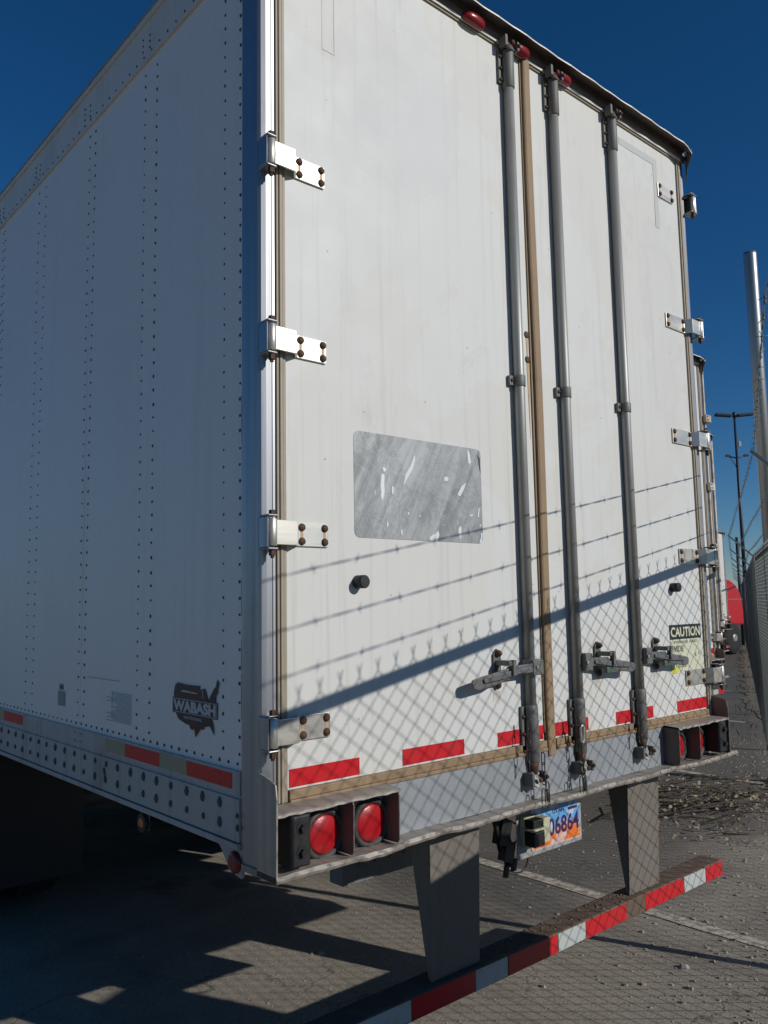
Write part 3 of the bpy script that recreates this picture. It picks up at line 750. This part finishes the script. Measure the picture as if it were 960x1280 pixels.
def lightbox(x0, x1, mir):
    f = (lambda x: x) if not mir else (lambda x: 2.530-x)
    def bx(b, a, c_, *r): 
        a, c_ = sorted((f(a), f(c_))); b.box(a, c_, *r)
    b = T('lip'); vs = []
    for i in range(25):
        x = f(.0+.449*i/24); wv = .0025*random.uniform(-1, 1); dz = .002*random.uniform(-1, 1)
        for y, z in ((-.0108, 1.190), (-.08, 1.186), (-.0895+wv, 1.183), (-.091+wv, 1.176), (-.083, 1.179), (-.0108, 1.1825)): vs.append((x, y, z+dz*(y < -.02)))
    b.add(vs, [(i*6+k, (i+1)*6+k, (i+1)*6+(k+1) % 6, i*6+(k+1) % 6) for i in range(24) for k in range(6)])
    b.build('lamp_hood', SILL)
    for x in (.267, .445):
        b = T('plate_dark')
        b.prism([(f(x), -.0108, 1.022), (f(x), -.078, 1.024), (f(x), -.086, 1.036), (f(x), -.088, 1.166), (f(x), -.082, 1.179), (f(x), -.0108, 1.1822)], (-.005 if not mir else .005, 0, 0))
        b.build('divider_plate', SILL, bevel=.0015)
    for x in ((.204, .382) if not mir else (.180, .352)):
        z = 1.084
        b = T('grommet').lathe((f(x), -.0108, z), (f(x), -.030, z), [(0, .074), (.7, .0735), (1, .068), (.98, .0585), (.5, .0575)], 32); G = b.build('tail_lamp', TR)
        T('red_lens').lathe((f(x), -.012, z), (f(x), -.029, z), [(0, .0575), (.6, .057), (.9, .050), (1, .01)], 32).build('lens', G)
        if True:
            bb = T('lip'); bb.box(f(x)-.08, f(x)+.08, -.012, -.0107, 1.023, 1.18); bb.build('mounting_plate', G)
    b = T('rubber'); a, c_ = sorted((f(.038), f(.106)))
    P = [(a+.008, -.099), (c_-.008, -.099), (c_, -.090), (c_, -.0125), (a, -.0125), (a, -.090)]
    b.prism([(x, y, 1.036) for x, y in P], (0, 0, .138))
    bump_ = b.build('dock_bumper', TR, bevel=.006)
    cx = (a+c_)/2
    for z in (1.075, 1.140):
        b = T('black').lathe((cx, -.0985, z), (cx, -.1005, z), [(0, .020), (1, .019)], 18); b.lathe((cx, -.1005, z), (cx, -.112, z), [(0, .011), (1, .0105)], 6, False); b.build('bolt', bump_)
lightbox(0, .45, False); lightbox(0, .45, True)

# ---- under-ride guard
for xt, xb in ((.700, .693), (1.885, 1.858)):
    b = T('post')
    F = [(xb, .05, .505), (xb+.235, .05, .505), (xt+.245, .05, 1.004), (xt, .05, 1.004)]
    b.prism(F, (0, .008, 0))
    for side in (0, 1):
        a = F[0] if not side else F[1]; c_ = F[3] if not side else F[2]
        dx = .008 if not side else -.008
        b.add([(a[0], .058, .51), (c_[0], .058, 1.003), (c_[0], .165, 1.003), (a[0], .066, .51), (a[0]+dx, .058, .51), (c_[0]+dx, .058, 1.003), (c_[0]+dx, .165, 1.003), (a[0]+dx, .066, .51)],
              [(0, 1, 2, 3), (7, 6, 5, 4), (0, 4, 5, 1), (1, 5, 6, 2), (2, 6, 7, 3), (3, 7, 4, 0)])
    b.build('guard_post', TR, bevel=.002)
b = T('bar'); b.box(-.0, 2.602, .022, .130, .430, .504); GB = b.build('guard_bar', TR, bevel=.006)
edges = [(.02, .30, 1), (.30, .40, 0), (.40, .572, 0), (.575, .872, 1), (.874, 1.038, 0), (1.045, 1.325, 1), (1.331, 1.501, 0), (1.506, 1.784, 1), (1.93, 2.245, 1), (2.249, 2.438, 0), (2.441, 2.598, 1)]
for a, c_, rd in edges:
    P = [(a, .434), (c_, .434+random.uniform(0, .004)), (c_, .4995), (a, .4995)]
    T('red_tape' if rd else 'white_tape').prism([(x, .0208, z) for x, z in P], (0, .0008, 0)).build('reflective_tape', GB, label='red reflective tape' if rd else 'white reflective tape')
b = T('dirt')
for k in range(140):
    x = random.uniform(.9, 1.9); y = random.uniform(.03, .12); r = random.uniform(.002, .008)
    b.dome((x, y, .503), (0, 0, 1), r, r*.7, 5, 2)
o = b.build('grit', GB); o['kind'] = 'stuff'

# ---- licence plate, lamp, wiring
b = T('holder').box(1.205, 1.612, .100, .104, .772, 1.003); PH = b.build('plate_holder', TR, bevel=.002)
LP = T('plate').prism([(x, .0985, z) for x, z in rrect(1.284, 1.602, .789, .946, .012)], (0, -.0015, 0)).build('licence_plate', TR)
b = T('white_tape')
P = rrect(1.284, 1.602, .789, .946, .012); Q = rrect(1.289, 1.597, .794, .941, .010)
n = len(P); b.add([(x, .0965, z) for x, z in P]+[(x, .0965, z) for x, z in Q], [(i, (i+1) % n, n+(i+1) % n, n+i) for i in range(n)]); b.build('plate_rim', LP)
b = T('plate_num').text('106864', (1.366, .0963, .825), (1, 0, 0), (0, 0, 1), .068, .224, 0, .02)
b.text('UTAH', (1.42, .0963, .907), (1, 0, 0), (0, 0, 1), .016, .075, 0, .03)
b.box(1.345, 1.365, .0960, .0963, .905, .909); b.box(1.52, 1.58, .0960, .0963, .906, .917)
b.build('numerals', LP)
b = T('cream')
b.prism([(1.225, .0975, .935), (1.325, .0975, .925), (1.335, .0975, .87), (1.318, .0975, .815), (1.235, .0975, .815), (1.215, .0975, .87)], (0, -.02, 0))
b.box(1.285, 1.325, .035, .08, .835, .925); b.box(1.215, 1.31, .03, .078, .885, .893)
b.mat('black').box(1.222, 1.285, .03, .078, .828, .882); b.box(1.225, 1.285, .034, .078, .896, .925)
b.build('plate_lamp', PH, bevel=.003)
b = T('black')
b.tube([(1.13, .15, 1.0), (1.13, .14, .96), (1.135, .13, .92), (1.15, .13, .90)], .012, 8)
for P, r in (([(1.12, .13, .985), (1.125, .13, .93), (1.15, .13, .86), (1.175, .125, .80), (1.18, .125, .755)], .017), ([(1.15, .14, 1.0), (1.165, .14, .94), (1.185, .14, .87), (1.20, .13, .80)], .015), ([(1.10, .14, 1.0), (1.11, .12, .91), (1.13, .12, .82)], .010)):
    b.tube(P, r, 8)
b.obox((1.150, .125, .885), (.026, 0, -.008), (0, .02, 0), (.012, 0, .045)); b.obox((1.172, .125, .81), (.024, 0, -.008), (0, .018, 0), (.010, 0, .035)); b.obox((1.16, .12, .74), (.008, 0, 0), (0, .008, 0), (.004, 0, .02)); b.obox((1.205, .12, .755), (.009, 0, 0), (0, .008, 0), (.004, 0, .02))
b.build('cable_connector', TR)
b = T('black'); b.tube([(1.18+.135*math.sin(a*.26)*1.0, .14, .74-.045*math.sin(a*.52) + .06*(a/12)) for a in range(13)][::1], .003, 6)
b.tube([(1.13, .15, 1.0), (1.16, .15, .96), (1.20, .15, .92), (1.22, .11, .90)], .003, 6); b.build('wiring', TR)

# ---- chassis, axles, wheels
b = T('grey_beam'); b.box(.74, 1.16, .58, .66, .672, .752)
b.mat('plate_dark'); 
for x in (.82, .90, .98, 1.06): b.box(x, x+.003, .576, .582, .73, .7535)
b.box(1.3, 1.34, .59, .65, .753, 1.0); b.build('crossmember', TR)
b = T('plate_dark')
for x in (.72, 1.76): b.box(x, x+.10, .3, LEN-.2, .86, 1.045)
for k in range(48): y = .3+k*.32; b.box(.03, 2.56, y, y+.05, 1.045, 1.215)
b.build('chassis', TR)
b = T('black').box(.05, .66, 2.95, 2.962, .22, 1.0); b.build('mud_flap', TR)
b = T('rubber').box(1.93, 2.54, 2.95, 2.962, .22, 1.0); b.build('mud_flap', TR)
wheel_me = {}
for y in (3.55, 4.80):
    T('plate_dark').cyl((.1, y, .51), (2.49, y, .51), .065, 14).build('axle', TR)
    for x in (.05, .37, 1.95, 2.27):
        b = T('tyre').lathe((x, y, .51), (x+.27, y, .51), [(0, .30), (.02, .42), (.1, .49), (.2, .51), (.8, .51), (.9, .49), (.98, .42), (1, .30)], 40)
        for k in range(40):
            a = 2*math.pi*k/40; c_ = Vector((x+.135, y+.512*math.cos(a), .51+.512*math.sin(a)))
            if c_.z > .02: b.obox(c_, (.11, 0, 0), (0, .004*math.cos(a), .004*math.sin(a)), (0, -.025*math.sin(a), .025*math.cos(a)))
        wh = b.build('wheel', TR)
        s_ = -1 if x < 1 else 1
        T('steel_dirty').lathe((x+.135-s_*-.0, y, .51), (x+.135+s_*.14, y, .51), [(0, .29), (.9, .29), (1.0, .27), (.95, .26), (.3, .24), (.3, .10), (1.1, .09), (1.12, .02)], 28).build('rim', wh)

# ------------------------------------------------------------------ neighbouring trailers
SKIP = {'maker_decal', 'faded_label', 'caution_label', 'bare_metal_patch', 'plate_holder', 'cable_connector', 'wiring', 'tape_mark', 'rust_spot', 'crossmember', 'clearance_lamp', 'grit'}
def copy_tree(o, parent=None, depth=0):
    c = o.copy(); COL.objects.link(c)
    if parent: c.parent = parent
    for ch in o.children:
        if ch.name.split('.')[0] in SKIP or (ch.name.split('.')[0] == 'hinge' and ch['zc'] > 1.6): continue
        copy_tree(ch, c, depth+1)
    return c
nb = [(1, 1.82, 'white trailer parked directly right of the foreground one, its rusty corner hinges just showing', 1.0),
      (2, 3.60, 'second white trailer beyond the foreground one, showing only as a thin sliver above its neighbour', 1.0),
      (5, 8.85, 'shorter white trailer farthest down the row, just left of the red truck', .87)]
for k, y, lab, sc in nb:
    c = copy_tree(TR); c.location = (W/2+STALL*k, y, 0); c.scale = (1, 1, sc); c['label'] = lab
    c['group'] = 'box trailers parked side by side'
    # row's nearest neighbour carries holdback brackets on its corner
    if k == 1:
        off2 = (W/2, 0, 0)
        b = MB(off2).mat('rusty_white')
        b.box(2.5935, 2.615, -.012, .06, 1.02, 4.02)
        for z in (2.18, 2.76, 3.42): b.box(2.55, 2.64, -.05, -.013, z, z+.07)
        b.mat('rust')
        for z in (2.18, 2.76, 3.42): b.dome((2.57, -.05, z+.02), (0, -1, 0), .01, .008, 8); b.dome((2.57, -.05, z+.055), (0, -1, 0), .01, .008, 8)
        b.build('corner_guard', c, bevel=.003)
    if k == 2:
        b = MB((W/2, 0, 0)).mat('rusty_white'); b.box(2.5935, 2.63, -.02, .05, 1.02, 3.95)
        b.build('corner_guard', c, bevel=.003)

# ------------------------------------------------------------------ chain link fence
FE = empty('chain_link_fence', tuple(oA), 'galvanised chain link fence topped with three strands of barbed wire, running past the trailers', 'fence')
def F(mat): return MB(tuple(oA)).mat(mat)
D = .0715
def fabric(o, f, nrm, length, r=.0019, z0=.05, zt=HR+.028, D=D):
    b = F('wire'); nw = int(length/(D/2)); nz = int((zt-z0)/(D/2)); 
    vs = []; fs = []
    o = Vector(o)
    for i in range(nw):
        pts = []
        for j in range(nz+1):
            z = zt-j*(D/2); side = (i+j) % 2
            s_ = (i+side)*D/2; amp = .0025 if side else -.0025
            pts.append(o+f*s_+nrm*(.024+amp)+Vector((0, 0, z)))
        # twisted barb where two wires meet at the top
        if (i % 2) == 0: pass
        top = pts[0]
        node = pts[0] if (i % 2) == 0 else pts[0]
        pre = [top+Vector((0, 0, .026))+f*(.009 if i % 2 else -.009)+Vector((0, 0, .014)), top+Vector((0, 0, .020))+f*(.002 if i % 2 else -.002)]
        pts = pre+pts
        base = len(vs); m = len(pts)
        for q, p in enumerate(pts):
            dd = (pts[min(q+1, m-1)]-pts[max(q-1, 0)]).normalized()
            u = dd.cross(nrm).normalized()*r; n2 = nrm*r
            vs += [p+u, p-u*.5+n2*.87, p-u*.5-n2*.87]
        for q in range(m-1):
            a = base+3*q; c_ = a+3
            fs += [(a, a+1, c_+1, c_), (a+1, a+2, c_+2, c_+1), (a+2, a, c_, c_+2)]
    b.add(vs, fs, True)
    x = b.build('mesh_fabric', FE); return x
fabric(pK+fK*(A0-mK), fK, nK, mK-A0)
fabric(pK, fA, nA, mBend-mK, .0023)
fabric(pB, fB, nB, mC-mBend, .0022)
fabric(pC, fC, nC, mBend+LB-mC, .0024)
b = F('galv_fence'); up_ = Vector((0, 0, HR))
b.tube([pK+fK*(A0-mK)+up_, pK+up_, pB+up_, pC+up_, fpos(mBend+LB)+up_], .0212, 14)
b.build('top_rail', FE)
ms = [-1.005+3.05*k for k in range(-2, 11) if k != 1]
ARM = .29
def arms(m, tall=False):
    p = fpos(m); nn = fnrm(m)
    b = F('galv_fence').cyl(p, p+Vector((0, 0, HR-.0)), .029, 16); P_ = b.build('post', FE)
    b = F('galv_fence').lathe(p+Vector((0, 0, HR-.035)), p+Vector((0, 0, HR+.03)), [(0, .033), (.8, .033), (1, .02)], 14)
    up = Vector((0, 0, 1)); a = p+up*(HR+.0)
    e = a+(nn*.295+up*.295)
    dirn = (e-a).normalized(); side = dirn.cross(fA).normalized()
    b.obox((a+e)/2, dirn*((e-a).length/2), fA*.016, side*.004)
    b.obox((a+e)/2+side*.006, dirn*((e-a).length/2), fA*.003, side*.008)
    b.build('barbed_wire_arm', P_, bevel=.001)
for m in ms: 
    if m > A0: arms(m)
tot = mBend+LB
for q in (.086, .178, .286):
    b = F('wire'); pts = []; m = A0; k = 0
    while m < tot:
        ph = ((m+1.005) / 3.05) % 1; sag = .012*4*ph*(1-ph)
        p = fpos(m)+fnrm(m)*q+Vector((0, 0, HR+q-sag)); pts.append(p); m += .16
    off = Vector((0, 0, .0016))
    tw = []
    for i in range(len(pts)-1):
        for j in range(4):
            p = pts[i].lerp(pts[i+1], j/4); a = (i*4+j)*1.25
            tw.append((p, Vector((0, 0, math.cos(a)))*.0017+fnrm(0)*math.sin(a)*.0017))
    b.tube([p+o_ for p, o_ in tw], .0016, 4); b.tube([p-o_ for p, o_ in tw], .0016, 4)
    for i, p in enumerate(pts[:-1]):
        if i > 110: break
        c_ = p+Vector((random.uniform(-.03, .03), 0, 0))*0
        dr = (pts[i+1]-p).normalized()
        for aa in (.3, 1.9, 3.5, 5.0):
            a = aa+random.uniform(-.5, .5)
            e = c_+(Vector((0, 0, 1))*math.cos(a)+fnrm(0)*math.sin(a))*.017+dr*random.uniform(-.008, .008)
            b.tube([c_+dr*random.uniform(-.004, .004), e], .0012, 3)
        b.tube([c_-dr*.006, c_+dr*.006], .0042, 5)
    b.build('barbed_wire', FE)

# tall steel pole by the fence
dp = 8.0
R3 = Matrix.Rotation(y_, 3, 'Z')
fw = Vector((.6586, .7525, 0)); rg = Vector((.7525, -.6586, 0))
PX = Vector(cam.location)+fw*dp+rg*(dp*.4675); PX.z = 0
b = MB(tuple(PX)).mat('galv_fence').lathe(PX, PX+Vector((0, 0, 5.2)), [(0, .063), (.995, .063), (1, .060)], 24)
b.mat('galv_fence').lathe(PX, PX+Vector((0, 0, .04)), [(0, .13), (1, .12)], 20)
o = b.build('steel_pole'); o.location = PX
tag(o, 'tall bare galvanised steel pole rising above the fence at the right edge', 'pole')
# street light far beyond
def lamp(ratio, dp, H, name='light_pole'):
    p = Vector(cam.location)+fw*dp+rg*(dp*ratio); p.z = 0
    t0 = empty(name, tuple(p), 'tall dark parking lot light pole with two flat heads, far beyond the fence', 'light pole')
    MB(tuple(p)).mat('pole_dark').lathe(p, p+Vector((0, 0, H)), [(0, .10), (1, .05)], 12).build('shaft', t0)
    for s_ in (-1, 1):
        c_ = p+rg*s_*.50+Vector((0, 0, H))
        MB(tuple(p)).mat('pole_dark').obox(c_, rg*.36+Vector((0, 0, -.03*s_*-1 if s_ > 0 else -.03)), fw*.16, (0, 0, .055)).build('lamp_head', t0, bevel=.02)
    b = MB(tuple(p)).mat('pole_dark').obox(p+Vector((0, 0, H)), rg*.2, fw*.03, (0, 0, .04)); b.lathe(p+Vector((0, 0, H-.1)), p+Vector((0, 0, H+.12)), [(0, .09), (1, .09)], 10); b.build('crossarm', t0)
    b = MB(tuple(p)).mat('pole_dark').tube([p+Vector((0, 0, H-1.9))-rg*.45, p+Vector((0, 0, H-2.0)), p+Vector((0, 0, H-1.85))+rg*.45], .03, 6)
    b.tube([p-rg*.40+Vector((0, 0, H-1.85)), p-rg*.25+Vector((0, 0, H-2.05)), p+Vector((0, 0, H-2.5))], .02, 6)
    for s_ in (-1, 1): b.obox(p+rg*s_*.42+Vector((0, 0, H-1.88)), rg*.1, fw*.05, (0, 0, .05))
    b.build('camera_bracket', t0)
    MB(tuple(p)).mat('white_tape').obox(p+rg*.16+Vector((0, 0, H-1.35)), rg*.05, fw*.05, (0, 0, .12)).build('antenna', t0)
lamp(.4345, 37, 10.0)
p = Vector(cam.location)+fw*30+rg*(30*.4275); p.z = 0
b = MB(tuple(p)).mat('pole_dark').lathe(p, p+Vector((0, 0, 3.9)), [(0, .06), (1, .05)], 10); b.obox(p+Vector((0, 0, 3.2)), rg*.02, fw*.02, (0, 0, .5))
o = b.build('short_post'); o.location = p; tag(o, 'short dark post standing in front of the tall light pole', 'post')

# red truck down the row, nose towards the fence
RX, RY = 24.2, 10.15
TO = (RX-1.7, RY+1.1, 0)
t0 = empty('red_truck', TO, 'red truck with a rounded hood and a dark wheel, parked past the last trailer', 'truck')
def Q(m): return MB(TO).mat(m)
hood = [(-1.55, .88), (-1.55, 2.22), (-1.2, 2.30), (-.75, 2.26), (-.40, 2.12), (-.16, 1.90), (-.04, 1.62), (0, 1.30), (0, .88)]
Q('cab_red').prism([(RX+x, RY, z) for x, z in hood], (0, 2.2, 0)).build('hood', t0, bevel=.06, seg=3)
cabp = [(-3.3, .88), (-3.3, 2.75), (-3.1, 2.92), (-2.05, 2.92), (-1.57, 2.20), (-1.57, .88)]
Q('cab_red').prism([(RX+x, RY-.03, z) for x, z in cabp], (0, 2.26, 0)).build('cab', t0, bevel=.05, seg=3)
Q('black').prism([(RX+x, RY-.036, z) for x, z in [(-2.9, 2.1), (-2.9, 2.7), (-2.1, 2.7), (-1.75, 2.1)]], (0, .004, 0)).build('side_window', t0)
Q('chrome').box(RX-1.5, RX-.02, RY-.008, RY-.001, 1.66, 1.68).build('trim_strip', t0)
for x in (RX-.72, RX-2.7):
    for ya, yb in ((RY-.02, RY+.26), (RY+1.95, RY+2.23)):
        wh = Q('tyre').lathe((x, ya, .5), (x, yb, .5), [(0, .30), (.05, .45), (.2, .5), (.8, .5), (.95, .45), (1, .30)], 32).build('wheel', t0)
        y0 = ya if ya < RY+1 else yb; sg = -1 if ya < RY+1 else 1
        Q('galv').lathe((x, y0-sg*.06, .5), (x, y0+sg*.03, .5), [(0, .29), (.5, .25), (.6, .12), (1, .10)], 22).build('rim', wh)
Q('black').box(RX-3.25, RX-.1, RY+.28, RY+1.92, .45, .875).build('chassis', t0)

# unseen box added outside the fence to shade the left of the guard bar
def sp(xs, zs, back):
    """point whose shadow lands on (xs,0,zs), on the line `back` metres behind the fence"""
    m = (xs-XF)/(fA.x+AZQ*fA.y); y = fA.y*m; 
    return m
m1 = sp(1.235, .8, 0)
c0 = oA+fA*(m1-.60)-nA*.30; 
b = MB(tuple(c0)).mat('green_box')
P = [(-.60, 0), (.60, 0), (.60, 1.55), (.575, 1.60), (.52, 1.625), (-.52, 1.625), (-.575, 1.60), (-.60, 1.55)]
b.prism([c0+fA*x-nA*.0+Vector((0, 0, z)) for x, z in P], -nA*.5)
t0 = b.build('shade_box', None, .01); t0.location = c0
tag(t0, 'green metal box added behind the fence outside the frame to shade the guard bar', 'green_box')
b = MB(tuple(c0)).mat('green_box')
for s_ in (-.29, .29): b.obox(c0+fA*s_-nA*.508+Vector((0, 0, .7)), fA*.27, nA*.006, (0, 0, .58))
b.mat('chrome').obox(c0+fA*.04-nA*.52+Vector((0, 0, .75)), fA*.01, nA*.01, (0, 0, .07)); b.build('door', t0, .004)  # door leaves on the back of the added shade box

# ------------------------------------------------------------------ ground litter
b = MB((5.5, 1.7, 0)).mat('twig')
for k in range(85):
    c_ = Vector((random.gauss(5.55, .48), random.gauss(1.6, .30), random.uniform(.01, .10)))
    L = random.uniform(.15, .65); a = random.gauss(-.35, .5) ; dv = Vector((math.cos(a), math.sin(a), random.uniform(-.06, .06)))*L
    mid = c_+Vector((random.uniform(-.03, .03), random.uniform(-.03, .03), random.uniform(-.01, .03)))
    b.tube([c_-dv/2, mid, c_+dv/2], random.uniform(.002, .006), 5)
b.mat('leaf')
for k in range(340):
    c_ = Vector((random.gauss(5.5, .5), random.gauss(1.6, .36), random.uniform(.006, .09))); s_ = random.uniform(.012, .035)
    u = Vector((random.uniform(-1, 1), random.uniform(-1, 1), random.uniform(-.5, .5))).normalized(); v = u.orthogonal().normalized()
    b.add([c_-u*s_, c_+v*s_*.5, c_+u*s_, c_-v*s_*.5], [(0, 1, 2, 3)])
o = b.build('brush_pile'); o['kind'] = 'stuff'; o.location = (5.5, 1.7, 0)
tag(o, 'low heap of dead branches and dry leaves on the asphalt beside the fence', 'brush pile')
for (x0, y0, x1, y1, r, lab) in ((4.95, 2.05, 6.2, 1.25, .007, 'long bare branch slanting across the brush pile towards the fence'),
        (5.3, 2.25, 6.5, 1.75, .007, 'bare branch behind the brush pile, farthest from the trailer bumper'),
        (4.7, 1.65, 5.8, 1.15, .008, 'bare branch along the near edge of the brush pile'),
        (4.35, 1.95, 5.3, 1.72, .010, 'thick short branch sticking out of the left end of the brush pile')):
    o3 = ((x0+x1)/2, (y0+y1)/2, .03)
    bb = MB(o3).mat('twig').tube([(x0, y0, .03), ((2*x0+x1)/3, (2*y0+y1)/3+.03, .085), ((x0+2*x1)/3, (y0+2*y1)/3-.02, .10), (x1, y1, .05)], r, 6)
    bb.tube([((2*x0+x1)/3, (2*y0+y1)/3+.03, .085), ((x0+2*x1)/3-.1, (y0+2*y1)/3+.2, .12)], r*.6, 5)
    q = bb.build('fallen_branch'); q.location = o3; tag(q, lab, 'branch', 'fallen branches on the brush pile')
b = MB().mat('stone')
def pebble(x, y, r):
    vs = []
    for i in range(6):
        a = i*math.pi/3; q = random.uniform(.7, 1.2)*r; vs.append((x+math.cos(a)*q, y+math.sin(a)*q, 0))
    for i in range(6):
        a = i*math.pi/3; q = random.uniform(.5, .8)*r; vs.append((x+math.cos(a)*q, y+math.sin(a)*q, r*random.uniform(.4, .8)))
    b.add(vs, [(i, (i+1) % 6, 6+(i+1) % 6, 6+i) for i in range(6)]+[(6, 7, 8, 9, 10, 11)])
for k in range(2600):
    m = random.uniform(-4.5, 6); p = fpos(m)+fnrm(m)*abs(random.gauss(.35, .55)); pebble(p.x, p.y, random.choice((.004, .005, .006, .008, .012)) * random.uniform(.7, 1.3))
for k in range(900): pebble(random.uniform(.3, 3.4), random.uniform(-.6, 2.3), random.uniform(.002, .006))
for x, y, r in ((2.48, .18, .025), (2.30, .05, .018), (1.3, 1.55, .014), (1.32, 1.5, .02), (1.28, 1.53, .010)): pebble(x, y, r)
o = b.build('gravel'); o['kind'] = 'stuff'; tag(o, 'loose small stones scattered over the asphalt near the fence', 'gravel')
b = MB().mat('weed')
for k in range(300):
    m = random.uniform(5.5, mBend+LB*.8); p = fpos(m)+fnrm(m)*random.gauss(.15, .16); h_ = random.uniform(.02, .10)*(1+.8*math.sin(m*2.3))
    a = random.uniform(0, 6.28); wv = Vector((math.cos(a), math.sin(a), 0)); tip = p+wv*h_*.5+Vector((0, 0, h_)); sd = Vector((-wv.y, wv.x, 0))*.004
    mid = p+wv*h_*.15+Vector((0, 0, h_*.6))
    b.add([p-sd, p+sd, mid+sd, tip, mid-sd], [(0, 1, 2, 3, 4)])
o = b.build('weeds'); o['kind'] = 'stuff'; tag(o, 'dry green weeds growing along the foot of the fence', 'weeds')
